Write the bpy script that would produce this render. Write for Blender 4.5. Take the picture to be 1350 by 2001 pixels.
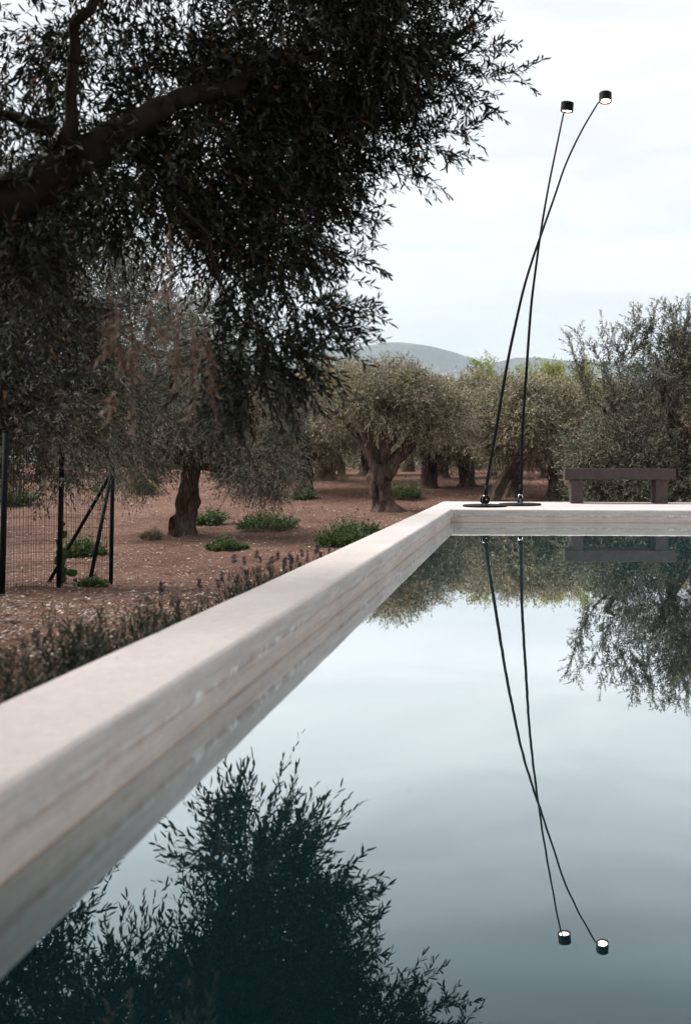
import bpy, math, random
import numpy as np
from mathutils import Vector, noise as mnoise

R = math.radians
for o in list(bpy.data.objects):
    bpy.data.objects.remove(o)
scene = bpy.context.scene
COL = scene.collection

# ------------------------------------------------------------------ camera
CAM_Z = 0.62          # metres above the water (z = 0)
FPX, PX, PY = 1500.0, 1017.0, 911.0     # focal length / principal point in photo pixels
cd = bpy.data.cameras.new("camera")
cam = bpy.data.objects.new("camera", cd); COL.objects.link(cam)
cam.location = (0, 0, CAM_Z); cam.rotation_euler = (R(90), R(-0.2), 0)
cd.sensor_fit = 'VERTICAL'; cd.sensor_height = 36.0; cd.sensor_width = 24.0
cd.lens = FPX / 2001 * 36.0
cd.shift_x = -(PX - 675) / 2001; cd.shift_y = -(1000.5 - PY) / 2001
cd.clip_start = 0.02; cd.clip_end = 20000
cd.dof.use_dof = True; cd.dof.focus_distance = 9.2; cd.dof.aperture_fstop = 2.6
scene.camera = cam

# ------------------------------------------------------------------ sky
SUN_EL, SUN_ROT = R(42), R(-82)
world = bpy.data.worlds.new("World"); scene.world = world; world.use_nodes = True
wn, wl = world.node_tree.nodes, world.node_tree.links
wn.clear()
w_out = wn.new("ShaderNodeOutputWorld"); w_bg = wn.new("ShaderNodeBackground")
w_sky = wn.new("ShaderNodeTexSky"); w_sky.sky_type = 'NISHITA'; w_sky.sun_disc = False
w_sky.sun_elevation = SUN_EL; w_sky.sun_rotation = SUN_ROT
w_sky.air_density = 1.0; w_sky.dust_density = 2.0; w_sky.ozone_density = 1.0
w_tc = wn.new("ShaderNodeTexCoord")
w_map = wn.new("ShaderNodeMapping"); w_map.inputs['Scale'].default_value = (1.0, 1.0, 7.0)
w_map.inputs['Rotation'].default_value = (R(6), R(-9), R(20))
w_noise = wn.new("ShaderNodeTexNoise"); w_noise.inputs['Scale'].default_value = 2.6
w_noise.inputs['Detail'].default_value = 7; w_noise.inputs['Roughness'].default_value = 0.55
w_noise.inputs['Distortion'].default_value = 0.6
w_ramp = wn.new("ShaderNodeValToRGB")                     # thin high cloud: streaks
w_ramp.color_ramp.elements[0].position = 0.36; w_ramp.color_ramp.elements[0].color = (6.7, 6.75, 6.82, 1)
w_ramp.color_ramp.elements[1].position = 0.62; w_ramp.color_ramp.elements[1].color = (8.15, 8.15, 8.2, 1)
w_mix = wn.new("ShaderNodeMix"); w_mix.data_type = 'RGBA'; w_mix.inputs[0].default_value = 0.88
wl.new(w_tc.outputs['Generated'], w_map.inputs['Vector']); wl.new(w_map.outputs[0], w_noise.inputs['Vector'])
wl.new(w_noise.outputs['Fac'], w_ramp.inputs[0])
wl.new(w_sky.outputs[0], w_mix.inputs[6]); wl.new(w_ramp.outputs[0], w_mix.inputs[7])
wl.new(w_mix.outputs[2], w_bg.inputs['Color']); w_bg.inputs['Strength'].default_value = 0.1
wl.new(w_bg.outputs[0], w_out.inputs[0])

sd = bpy.data.lights.new("sun", 'SUN'); sd.energy = 4.2; sd.angle = R(32); sd.color = (1.0, 0.95, 0.9)
sun = bpy.data.objects.new("sun", sd); COL.objects.link(sun)
# sun_rotation turns clockwise from +Y seen from above
sdir = Vector((math.sin(SUN_ROT) * math.cos(SUN_EL), math.cos(SUN_ROT) * math.cos(SUN_EL), math.sin(SUN_EL)))
sun.rotation_euler = sdir.to_track_quat('Z', 'Y').to_euler(); sun.location = sdir * 50

scene.view_settings.view_transform = 'Standard'; scene.view_settings.look = 'None'
scene.view_settings.gamma = 1.0; scene.view_settings.exposure = 0.72
scene.render.engine = 'CYCLES'
scene.cycles.use_denoising = True
try:
    scene.cycles.denoiser = 'OPENIMAGEDENOISE'; scene.cycles.denoising_prefilter = 'ACCURATE'
except Exception: pass
scene.cycles.max_bounces = 5; scene.cycles.diffuse_bounces = 2; scene.cycles.glossy_bounces = 2
scene.cycles.transmission_bounces = 3; scene.cycles.transparent_max_bounces = 4; scene.cycles.volume_bounces = 0
scene.cycles.sample_clamp_indirect = 8.0

# ------------------------------------------------------------------ helpers
rng = np.random.default_rng(11)
random.seed(5)

def at(px, py, d):
    """real point seen at that place of the frame when it stands d metres away"""
    return Vector(((px - PX) / FPX * d, d, CAM_Z + (PY - py) / FPX * d))

def tag(o, label=None, cat=None, group=None, kind=None):
    if label: o['label'] = label
    if cat: o['category'] = cat
    if group: o['group'] = group
    if kind: o['kind'] = kind
    return o

def empty(name, loc=(0, 0, 0), rz=0.0):
    o = bpy.data.objects.new(name, None); COL.objects.link(o)
    o.empty_display_size = 0.1
    o.location = loc; o.rotation_euler = (0, 0, rz)
    return o

def link_mesh(name, me, mat=None, parent=None, smooth=False):
    if mat is not None and not me.materials: me.materials.append(mat)
    if smooth:
        me.polygons.foreach_set('use_smooth', np.ones(len(me.polygons), dtype=bool))
    o = bpy.data.objects.new(name, me); COL.objects.link(o)
    if parent is not None: o.parent = parent
    return o

def np_mesh(name, V, F):
    """V (n,3) array, F (m,k) array of equal-size faces: fast mesh"""
    me = bpy.data.meshes.new(name)
    V = np.ascontiguousarray(V, dtype=np.float32); F = np.ascontiguousarray(F, dtype=np.int32)
    m, k = F.shape
    me.vertices.add(len(V)); me.vertices.foreach_set('co', V.ravel())
    me.loops.add(m * k); me.loops.foreach_set('vertex_index', F.ravel())
    me.polygons.add(m); me.polygons.foreach_set('loop_start', np.arange(0, m * k, k, dtype=np.int32))
    me.update(calc_edges=True); me.validate()
    return me

class MB:
    def __init__(self): self.v = []; self.f = []
    def add(self, V, F):
        n = len(self.v); self.v += [tuple(p) for p in V]; self.f += [tuple(i + n for i in q) for q in F]
        return self
    def tube(self, pts, rad, sides=8, amp=0.0, freq=3.0, seed=0.0, cap=True, fn=None):
        pts = [Vector(p) for p in pts]; n = len(pts); V = []; F = []
        if not hasattr(rad, '__len__'): rad = [rad] * n
        t0 = (pts[1] - pts[0]).normalized()
        ref = Vector((1, 0, 0)) if abs(t0.x) < 0.8 else Vector((0, 1, 0))
        u = (ref - t0 * ref.dot(t0)).normalized()
        for i, p in enumerate(pts):
            t = (pts[min(i + 1, n - 1)] - pts[max(i - 1, 0)]).normalized()
            u = (u - t * u.dot(t)).normalized(); w = t.cross(u)
            for k in range(sides):
                a = 2 * math.pi * k / sides
                r = rad[i]
                d = u * math.cos(a) + w * math.sin(a)
                if amp: r *= 1 + amp * mnoise.noise((p + d * rad[i]) * freq + Vector((seed, 0, 0)))
                if fn: r *= fn(i / (n - 1), a)
                V.append(p + d * r)
        for i in range(n - 1):
            for k in range(sides):
                a, b = i * sides + k, i * sides + (k + 1) % sides
                F.append((a, b, b + sides, a + sides))
        if cap:
            F.append(tuple(range(sides - 1, -1, -1))); F.append(tuple(range((n - 1) * sides, n * sides)))
        return self.add(V, F)
    def box(self, lo, hi):
        x0, y0, z0 = lo; x1, y1, z1 = hi
        V = [(x0,y0,z0),(x1,y0,z0),(x1,y1,z0),(x0,y1,z0),(x0,y0,z1),(x1,y0,z1),(x1,y1,z1),(x0,y1,z1)]
        return self.add(V, [(0,3,2,1),(4,5,6,7),(0,1,5,4),(1,2,6,5),(2,3,7,6),(3,0,4,7)])
    def lathe(self, prof, sides=48, axis_pt=(0, 0, 0), M=None):
        V = []; F = []; n = len(prof)
        for r, z in prof:
            for k in range(sides):
                a = 2 * math.pi * k / sides; V.append(Vector((r * math.cos(a), r * math.sin(a), z)))
        if M is not None: V = [M @ v for v in V]
        V = [v + Vector(axis_pt) for v in V]
        for i in range(n - 1):
            for k in range(sides):
                a, b = i * sides + k, i * sides + (k + 1) % sides
                F.append((a, b, b + sides, a + sides))
        F.append(tuple(range(sides - 1, -1, -1))); F.append(tuple(range((n - 1) * sides, n * sides)))
        return self.add(V, F)
    def mesh(self, name):
        me = bpy.data.meshes.new(name); me.from_pydata(self.v, [], self.f); me.update(); return me
    def build(self, name, mat, parent=None, smooth=False, bevel=0.0, seg=2):
        o = link_mesh(name, self.mesh(name), mat, parent, smooth)
        if bevel:
            b = o.modifiers.new("bevel", 'BEVEL'); b.width = bevel; b.segments = seg; b.limit_method = 'ANGLE'; b.angle_limit = R(40)
        return o

# value noise in numpy -------------------------------------------------
_perm = rng.integers(0, 1 << 30, 4096)
def _h(ix, iy, s):
    n = (ix * 374761393 + iy * 668265263 + s * 974711) & 0x7fffffff
    n = ((n ^ (n >> 13)) * 1274126177) & 0x7fffffff
    return ((n ^ (n >> 16)) & 0xffff) / 65535.0
def vnoise(x, y, s=0):
    x = np.asarray(x, dtype=np.float64); y = np.asarray(y, dtype=np.float64)
    ix = np.floor(x).astype(np.int64); iy = np.floor(y).astype(np.int64)
    fx = x - ix; fy = y - iy; fx = fx * fx * (3 - 2 * fx); fy = fy * fy * (3 - 2 * fy)
    a = _h(ix, iy, s); b = _h(ix + 1, iy, s); c = _h(ix, iy + 1, s); d = _h(ix + 1, iy + 1, s)
    return (a * (1 - fx) + b * fx) * (1 - fy) + (c * (1 - fx) + d * fx) * fy - 0.5
def fbm(x, y, s=0, oct=4):
    r = 0; a = 1.0
    for i in range(oct):
        r = r + a * vnoise(x * 2 ** i + 17.3 * i, y * 2 ** i - 9.1 * i, s + i); a *= 0.5
    return r

# terrain --------------------------------------------------------------
_kd = np.array([-4500, -10, 0, 3, 4.5, 6, 7.1, 8.5, 11, 14.5, 17.5, 20, 22.5, 25, 28, 32, 40, 60, 120, 500, 1500, 4600.])
_kg = np.array([-.8, -.75, -.72, -.80, -.90, -1.016, -1.18, -1.354, -1.42, -1.36, -1.29, -1.18, -.98, -.76, -.58, -.46, -.36, -.3, -.2, 0, 3, 3])
_dd = np.linspace(-20, 120, 2801); _gg = np.interp(_dd, _kd, _kg)
_k = np.hanning(41); _k /= _k.sum()
_gs = np.convolve(np.pad(_gg, 20, mode='edge'), _k, mode='valid')
def gbase(y):
    y = np.asarray(y, dtype=np.float64)
    return CAM_Z + np.where((y > -19) & (y < 119), np.interp(y, _dd, _gs), np.interp(y, _kd, _kg))
def gz(x, y):
    x = np.asarray(x, dtype=np.float64); y = np.asarray(y, dtype=np.float64)
    near = np.clip(1 - np.abs(y) / 150, 0, 1)
    return gbase(y) + (fbm(x * .7, y * .7, 3, 3) * .07 + fbm(x * 3.5, y * 3.5, 9, 4) * .04) * near
def ground_at(px, py):
    """the spot on the ground seen at that place of the frame"""
    ds = np.linspace(3, 90, 8000)
    yy = PY + FPX * (CAM_Z - gbase(ds)) / ds
    i = np.argmax(yy <= py)
    d = ds[i]; x = (px - PX) / FPX * d
    return Vector((x, d, float(gz(x, d))))

# ------------------------------------------------------------------ materials
def mat_new(name):
    m = bpy.data.materials.new(name); m.use_nodes = True
    nt = m.node_tree; b = nt.nodes['Principled BSDF']
    return m, nt, b
def N(nt, typ, **kw):
    n = nt.nodes.new(typ)
    for k, v in kw.items():
        if k in n.inputs: n.inputs[k].default_value = v
        else: setattr(n, k, v)
    return n
def ramp(nt, src, stops, interp='LINEAR'):
    r = nt.nodes.new('ShaderNodeValToRGB'); r.color_ramp.interpolation = interp
    while len(r.color_ramp.elements) < len(stops): r.color_ramp.elements.new(0.5)
    for e, (p, c) in zip(r.color_ramp.elements, stops):
        e.position = p; e.color = (*c, 1) if len(c) == 3 else c
    nt.links.new(src, r.inputs[0]); return r
def coords(nt, scale=(1, 1, 1), out='Object'):
    tc = nt.nodes.new('ShaderNodeTexCoord'); mp = nt.nodes.new('ShaderNodeMapping')
    mp.inputs['Scale'].default_value = scale; nt.links.new(tc.outputs[out], mp.inputs[0]); return mp.outputs[0]
def world_pos(nt):
    return nt.nodes.new('ShaderNodeNewGeometry').outputs['Position']
def mixc(nt, fac, a, b, blend='MIX'):
    m = nt.nodes.new('ShaderNodeMix'); m.data_type = 'RGBA'; m.blend_type = blend
    for s, v in ((m.inputs[0], fac), (m.inputs[6], a), (m.inputs[7], b)):
        if hasattr(v, 'is_output'): nt.links.new(v, s)
        elif isinstance(v, (int, float)): s.default_value = v
        else: s.default_value = (*v, 1)
    return m.outputs[2]
def bump(nt, b, h, strength=.5, dist=.01):
    n = nt.nodes.new('ShaderNodeBump'); n.inputs['Strength'].default_value = strength; n.inputs['Distance'].default_value = dist
    nt.links.new(h, n.inputs['Height']); nt.links.new(n.outputs[0], b.inputs['Normal']); return n

def leaf_material(name, top, top2, under, odd, odd_amt=.03, trans=.22, rough=.55):
    m, nt, b = mat_new(name)
    geo = nt.nodes.new('ShaderNodeNewGeometry')
    rnd = geo.outputs['Random Per Island']
    c1 = ramp(nt, rnd, [(0, top), (.5, tuple((a + c) / 2 for a, c in zip(top, top2))), (1 - odd_amt - .02, top2), (1 - odd_amt, odd), (1, odd)])
    c = mixc(nt, geo.outputs['Backfacing'], c1.outputs[0], under)
    nz = N(nt, 'ShaderNodeTexNoise', Scale=1.7, Detail=2); nt.links.new(world_pos(nt), nz.inputs['Vector'])
    r2 = ramp(nt, nz.outputs['Fac'], [(.3, (.75, .78, .72)), (.7, (1.25, 1.2, 1.15))])
    c = mixc(nt, 1.0, c, r2.outputs[0], 'MULTIPLY')
    nt.links.new(c, b.inputs['Base Color']); b.inputs['Roughness'].default_value = rough
    b.inputs['Specular IOR Level'].default_value = .18
    tr = nt.nodes.new('ShaderNodeBsdfTranslucent'); nt.links.new(c, tr.inputs['Color'])
    mx = nt.nodes.new('ShaderNodeMixShader'); mx.inputs[0].default_value = trans
    nt.links.new(b.outputs[0], mx.inputs[1]); nt.links.new(tr.outputs[0], mx.inputs[2])
    nt.links.new(mx.outputs[0], nt.nodes['Material Output'].inputs['Surface'])
    return m

M = {}
M['olive'] = leaf_material('olive_leaf_shaded', (0.01013, 0.01238, 0.00825), (0.027, 0.03075, 0.02025), (0.039, 0.042, 0.0315), (0.2137, 0.08835, 0.02565), .014, .12)  # near tree's leaves: backlit shade put into the base colour
M['olive_grove'] = leaf_material('olive_leaf_grove', (0.08512, 0.08176, 0.05264), (0.2632, 0.2397, 0.1624), (0.3584, 0.3304, 0.2486), (0.6586, 0.3528, 0.09408), .025, .18)
M['olive_dry'] = leaf_material('olive_leaf_dry', (0.1155, 0.0714, 0.0546), (0.21, 0.1344, 0.105), (0.252, 0.168, 0.1302), (0.357, 0.1785, 0.0735), .05)
M['olive_mid'] = leaf_material('olive_leaf_grey_green', (0.05616, 0.06264, 0.04428), (0.1458, 0.1534, 0.1123), (0.216, 0.2214, 0.1782), (0.4536, 0.2592, 0.0756), .015, .16)
M['fresh'] = leaf_material('fresh_leaf', (0.18, 0.21, 0.0525), (0.315, 0.33, 0.105), (0.33, 0.345, 0.135), (0.39, 0.33, 0.09), .05, .35)
M['shrub'] = leaf_material('shrub_leaf', (0.0378, 0.0714, 0.0231), (0.0924, 0.147, 0.0525), (0.1155, 0.168, 0.0714), (0.252, 0.1785, 0.063), .03, .2)
M['shrub_pale'] = leaf_material('shrub_leaf_pale', (0.1125, 0.1275, 0.045), (0.21, 0.21, 0.09), (0.225, 0.225, 0.105), (0.3, 0.225, 0.105), .05, .25)
M['shrub_dry'] = leaf_material('shrub_leaf_dry', (0.147, 0.1155, 0.0735), (0.252, 0.189, 0.126), (0.252, 0.21, 0.147), (0.42, 0.315, 0.147), .05, .2)
M['lavender'] = leaf_material('lavender_leaf', (0.01562, 0.02344, 0.01432), (0.03515, 0.04557, 0.02995), (0.04166, 0.05208, 0.03646), (0.0651, 0.05859, 0.03906), .03, .12)
M['flower'] = leaf_material('lavender_flower', (0.03528, 0.02793, 0.03822), (0.06615, 0.05292, 0.0735), (0.05145, 0.0441, 0.0588), (0.1176, 0.09114, 0.1617), .12, .2)

def bark():
    m, nt, b = mat_new('olive_bark')
    v = coords(nt, (7, 7, 1.5))
    n1 = N(nt, 'ShaderNodeTexNoise', Scale=2.2, Detail=9, Roughness=.68, Distortion=1.1); nt.links.new(v, n1.inputs['Vector'])
    n2 = N(nt, 'ShaderNodeTexNoise', Scale=1.1, Detail=4); nt.links.new(coords(nt, (2, 2, 2)), n2.inputs['Vector'])
    c = ramp(nt, n1.outputs['Fac'], [(.33, (0.0294, 0.021, 0.0189)), (.47, (0.0882, 0.063, 0.0525)), (.58, (0.1575, 0.1134, 0.0924)), (.75, (0.2625, 0.2016, 0.168))])
    c2 = ramp(nt, n2.outputs['Fac'], [(.35, (.65, .62, .6)), (.65, (1.2, 1.15, 1.1))])
    nt.links.new(mixc(nt, 1.0, c.outputs[0], c2.outputs[0], 'MULTIPLY'), b.inputs['Base Color'])
    b.inputs['Roughness'].default_value = .95; b.inputs['Specular IOR Level'].default_value = .1
    bump(nt, b, n1.outputs['Fac'], 1.0, .06)
    return m
M['bark'] = bark()

def soil():
    m, nt, b = mat_new('red_soil')
    p = world_pos(nt)
    big = N(nt, 'ShaderNodeTexNoise', Scale=.55, Detail=4); nt.links.new(p, big.inputs['Vector'])
    mid = N(nt, 'ShaderNodeTexNoise', Scale=7, Detail=6, Roughness=.7); nt.links.new(p, mid.inputs['Vector'])
    fine = N(nt, 'ShaderNodeTexNoise', Scale=60, Detail=4, Roughness=.7); nt.links.new(p, fine.inputs['Vector'])
    vor = N(nt, 'ShaderNodeTexVoronoi', Scale=34); nt.links.new(p, vor.inputs['Vector'])
    c1 = ramp(nt, mid.outputs['Fac'], [(.25, (0.1288, 0.06439, 0.04777)), (.5, (0.2285, 0.1247, 0.09346)), (.78, (0.3427, 0.2035, 0.1579))])
    c2 = ramp(nt, big.outputs['Fac'], [(.3, (.58, .57, .56)), (.7, (1.18, 1.22, 1.22))])
    c = mixc(nt, 1.0, c1.outputs[0], c2.outputs[0], 'MULTIPLY')
    peb = ramp(nt, vor.outputs['Color'], [(.80, (0, 0, 0)), (.84, (1, 1, 1))])
    rim = ramp(nt, vor.outputs['Distance'], [(.25, (1, 1, 1)), (.45, (0, 0, 0))])
    pm = mixc(nt, 1.0, peb.outputs[0], rim.outputs[0], 'MULTIPLY')
    c = mixc(nt, pm, c, (0.693, 0.525, 0.441))
    fr = ramp(nt, fine.outputs['Fac'], [(.3, (.7, .68, .66)), (.7, (1.3, 1.3, 1.3))])
    c = mixc(nt, .8, c, fr.outputs[0], 'MULTIPLY')
    nt.links.new(c, b.inputs['Base Color']); b.inputs['Roughness'].default_value = .97
    b.inputs['Specular IOR Level'].default_value = .15
    h = mixc(nt, .5, mid.outputs['Fac'], fine.outputs['Fac']); h = mixc(nt, .3, h, pm, 'ADD')
    bump(nt, b, h, 1.0, .10)
    return m
M['soil'] = soil()

def stone_mat():
    m, nt, b = mat_new('pale_stone')
    geo = nt.nodes.new('ShaderNodeNewGeometry')
    c = ramp(nt, geo.outputs['Random Per Island'], [(0, (.17, .115, .09)), (.3, (.29, .215, .18)), (.6, (.46, .375, .33)), (1, (.72, .66, .61))])
    nz = N(nt, 'ShaderNodeTexNoise', Scale=40, Detail=3); nt.links.new(geo.outputs['Position'], nz.inputs['Vector'])
    r2 = ramp(nt, nz.outputs['Fac'], [(.3, (.8, .78, .76)), (.7, (1.15, 1.15, 1.15))])
    nt.links.new(mixc(nt, 1.0, c.outputs[0], r2.outputs[0], 'MULTIPLY'), b.inputs['Base Color']); b.inputs['Roughness'].default_value = .9
    return m
M['stone'] = stone_mat()

def concrete():
    m, nt, b = mat_new('cast_concrete')
    p = world_pos(nt)
    n1 = N(nt, 'ShaderNodeTexNoise', Scale=2.2, Detail=7, Roughness=.6); nt.links.new(p, n1.inputs['Vector'])
    n2 = N(nt, 'ShaderNodeTexNoise', Scale=45, Detail=5, Roughness=.7); nt.links.new(p, n2.inputs['Vector'])
    mp = N(nt, 'ShaderNodeMapping'); mp.inputs['Scale'].default_value = (3, 3, 40); nt.links.new(p, mp.inputs[0])
    n3 = N(nt, 'ShaderNodeTexNoise', Scale=1.5, Detail=5); nt.links.new(mp.outputs[0], n3.inputs['Vector'])
    c = ramp(nt, n1.outputs['Fac'], [(.25, (0.4903, 0.4347, 0.4181)), (.55, (0.5643, 0.5106, 0.4921)), (.8, (0.6382, 0.5865, 0.568))])
    f = ramp(nt, n2.outputs['Fac'], [(.3, (.90, .90, .89)), (.7, (1.07, 1.07, 1.07))])
    c = mixc(nt, 1.0, c.outputs[0], f.outputs[0], 'MULTIPLY')
    # on the upright faces: board marks, a lime-crusted casting joint and a tan tide line
    geo = nt.nodes.new('ShaderNodeNewGeometry')
    sn = nt.nodes.new('ShaderNodeSeparateXYZ'); nt.links.new(geo.outputs['Normal'], sn.inputs[0])
    sp = nt.nodes.new('ShaderNodeSeparateXYZ'); nt.links.new(p, sp.inputs[0])
    up = ramp(nt, sn.outputs['Z'], [(.25, (1, 1, 1)), (.6, (0, 0, 0))])
    s = ramp(nt, n3.outputs['Fac'], [(.3, (.84, .82, .80)), (.7, (1.06, 1.05, 1.04))])
    side = mixc(nt, 1.0, c, s.outputs[0], 'MULTIPLY')
    zr = N(nt, 'ShaderNodeMapRange'); zr.inputs[1].default_value = 0; zr.inputs[2].default_value = .145
    nt.links.new(sp.outputs['Z'], zr.inputs[0])
    band = ramp(nt, zr.outputs[0], [(0, (.70, .63, .56)), (.03, (.86, .74, .63)), (.06, (.90, .865, .84)), (.46, (.90, .87, .85)), (.56, (.84, .86, .865)), (1, (.86, .88, .885))])
    side = mixc(nt, 1.0, side, band.outputs[0], 'MULTIPLY')
    jl = ramp(nt, zr.outputs[0], [(.36, (0, 0, 0)), (.44, (1, 1, 1)), (.54, (1, 1, 1)), (.60, (0, 0, 0))])
    n4 = N(nt, 'ShaderNodeTexNoise', Scale=13, Detail=5, Roughness=.65); nt.links.new(p, n4.inputs['Vector'])
    blot = ramp(nt, n4.outputs['Fac'], [(.50, (0, 0, 0)), (.60, (1, 1, 1))])
    lime = mixc(nt, 1.0, jl.outputs[0], blot.outputs[0], 'MULTIPLY')
    n5 = N(nt, 'ShaderNodeTexNoise', Scale=1.3, Detail=3); nt.links.new(p, n5.inputs['Vector'])
    pat = ramp(nt, n5.outputs['Fac'], [(.40, (.05, .05, .05)), (.62, (.8, .8, .8))])
    lime = mixc(nt, 1.0, lime, pat.outputs[0], 'MULTIPLY')
    side = mixc(nt, lime, side, (0.75, 0.75, 0.75))
    blot2 = ramp(nt, n4.outputs['Fac'], [(.34, (1, 1, 1)), (.44, (0, 0, 0))])
    grim = mixc(nt, 1.0, jl.outputs[0], blot2.outputs[0], 'MULTIPLY')
    side = mixc(nt, grim, side, (0.42, 0.3255, 0.2835))
    nt.links.new(mixc(nt, up.outputs[0], c, side), b.inputs['Base Color'])
    b.inputs['Roughness'].default_value = .78; b.inputs['Specular IOR Level'].default_value = .3
    h = mixc(nt, .5, n1.outputs['Fac'], n2.outputs['Fac']); bump(nt, b, h, .25, .008)
    return m
M['concrete'] = concrete()

def water_mat():
    m, nt, b = mat_new('pool_water')
    nt.nodes.remove(b)
    p = world_pos(nt)
    n1 = N(nt, 'ShaderNodeTexNoise', Scale=6.0, Detail=2, Roughness=.5); nt.links.new(p, n1.inputs['Vector'])
    bn = N(nt, 'ShaderNodeBump', Strength=.015, Distance=.010); nt.links.new(n1.outputs['Fac'], bn.inputs['Height'])
    lw = N(nt, 'ShaderNodeLayerWeight', Blend=.5)          # reflectance rises towards grazing view
    fr = ramp(nt, lw.outputs['Facing'], [(0, (.05, .05, .05)), (.38, (.085, .105, .11)), (.45, (.145, .185, .19)), (.53, (.30, .35, .355)), (.64, (.63, .67, .67)), (.76, (.89, .905, .905)), (1, (.93, .93, .93))])
    df = N(nt, 'ShaderNodeBsdfDiffuse'); df.inputs['Color'].default_value = (.003, .0105, .0115, 1)
    gl = N(nt, 'ShaderNodeBsdfGlossy', Roughness=.0); nt.links.new(fr.outputs[0], gl.inputs['Color']); nt.links.new(bn.outputs[0], gl.inputs['Normal'])
    ad = N(nt, 'ShaderNodeAddShader'); nt.links.new(df.outputs[0], ad.inputs[0]); nt.links.new(gl.outputs[0], ad.inputs[1])
    nt.links.new(ad.outputs[0], nt.nodes['Material Output'].inputs['Surface'])
    return m
M['water'] = water_mat()

def simple(name, col, rough=.5, metal=0.0, var=.12, scale=30, bumpy=0.0, spec=.5):
    m, nt, b = mat_new(name)
    nz = N(nt, 'ShaderNodeTexNoise', Scale=scale, Detail=5, Roughness=.6); nt.links.new(coords(nt), nz.inputs['Vector'])
    c = ramp(nt, nz.outputs['Fac'], [(.3, tuple(x * (1 - var) for x in col)), (.7, tuple(x * (1 + var) for x in col))])
    nt.links.new(c.outputs[0], b.inputs['Base Color']); b.inputs['Roughness'].default_value = rough
    b.inputs['Metallic'].default_value = metal; b.inputs['Specular IOR Level'].default_value = spec
    if bumpy: bump(nt, b, nz.outputs['Fac'], bumpy, .004)
    return m
M['black'] = simple('matt_black_paint', (.004, .004, .0045), .6, 0, .1, 60, .05, .12)
M['bark_shaded'] = simple('shaded_branch_bark', (.020, .016, .014), .95, 0, .5, 14, .6, .08)  # near tree's branches: bark colour lowered to paint in their shade
M['steel'] = simple('brushed_steel', (.55, .53, .50), .28, 1.0, .08, 80)
M['copper'] = simple('copper_reflector', (.62, .30, .20), .3, 1.0, .06, 60)
M['bench'] = simple('dark_bench_stone', (.058, .043, .043), .8, 0, .25, 22, .5, .2)
M['post'] = simple('green_post_paint', (.004, .007, .0055), .65, 0, .2, 40, .1, .12)
M['wire'] = simple('green_wire_coat', (.008, .009, .008), .75, 0, .2, 40, 0, .1)
m, nt, b = mat_new('lamp_light')
b.inputs['Base Color'].default_value = (.9, .88, .85, 1); b.inputs['Emission Color'].default_value = (1, .86, .70, 1)
b.inputs['Emission Strength'].default_value = 8.0
M['light'] = m
def hill_mat():
    m, nt, b = mat_new('wooded_hill')
    p = world_pos(nt)
    n1 = N(nt, 'ShaderNodeTexNoise', Scale=.006, Detail=8, Roughness=.7); nt.links.new(p, n1.inputs['Vector'])
    n2 = N(nt, 'ShaderNodeTexNoise', Scale=.05, Detail=5, Roughness=.8); nt.links.new(p, n2.inputs['Vector'])
    c = ramp(nt, n1.outputs['Fac'], [(.35, (0.045, 0.058, 0.056)), (.55, (0.0756, 0.084, 0.0672)), (.64, (0.21, 0.1785, 0.1365)), (.72, (0.357, 0.294, 0.231))])
    f = ramp(nt, n2.outputs['Fac'], [(.38, (.3, .32, .33)), (.62, (1.7, 1.7, 1.6))])
    nt.links.new(mixc(nt, 1.0, c.outputs[0], f.outputs[0], 'MULTIPLY'), b.inputs['Base Color']); b.inputs['Roughness'].default_value = 1
    b.inputs['Specular IOR Level'].default_value = .1
    bump(nt, b, n2.outputs['Fac'], 1.0, 12.0)
    return m
M['hill'] = hill_mat()

# ------------------------------------------------------------------ ground
def axis(lo, hi, step, far, growth=1.28):
    a = list(np.arange(lo, hi + 1e-6, step)); s = step; x = hi
    while x < far: s *= growth; x += s; a.append(min(x, far))
    s = step; x = lo; pre = []
    while x > -far: s *= growth; x -= s; pre.append(max(x, -far))
    return np.array(sorted(set(pre)) + a)
xs = axis(-13, 7, .12, 4500); ys = axis(-2, 34, .12, 4500)
GX, GY = np.meshgrid(xs, ys)
GZ = gz(GX, GY)
nx, ny = len(xs), len(ys)
idx = np.arange(nx * ny).reshape(ny, nx)
F = np.stack([idx[:-1, :-1].ravel(), idx[:-1, 1:].ravel(), idx[1:, 1:].ravel(), idx[1:, :-1].ravel()], 1)
g = link_mesh('ground', np_mesh('ground', np.stack([GX.ravel(), GY.ravel(), GZ.ravel()], 1), F), M['soil'], smooth=True)
tag(g, 'reddish brown stony soil of the olive grove', kind='structure')

# hills
HX = np.linspace(-3600, 3600, 260); HY = np.linspace(1900, 4200, 110)
hx, hy = np.meshgrid(HX, HY)
prof_px = np.array([-900, -200, 300, 560, 640, 700, 750, 800, 850, 900, 950, 975, 1010, 1050, 1100, 1150, 1250, 1400, 1700, 2600])
prof_y1 = np.array([780, 740, 700, 690, 684, 680, 676, 675, 681, 697, 713, 722, 745, 770, 790, 810, 840, 860, 870, 880])
prof_y2 = np.array([860, 860, 850, 830, 810, 790, 770, 755, 740, 728, 715, 710, 701, 697, 699, 705, 712, 700, 720, 800])
pxs = hx / 3000 * FPX + PX
r1 = (PY - np.interp(pxs, prof_px, prof_y1)) / FPX * 3000
pxs2 = hx / 2700 * FPX + PX
r2 = (PY - np.interp(pxs2, prof_px, prof_y2)) / FPX * 2700
b1 = np.exp(-((hy - 3000) / 420) ** 2); b2 = np.exp(-((hy - 2700) / 330) ** 2)
hz = np.maximum(r1 * b1, r2 * b2)
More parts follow.
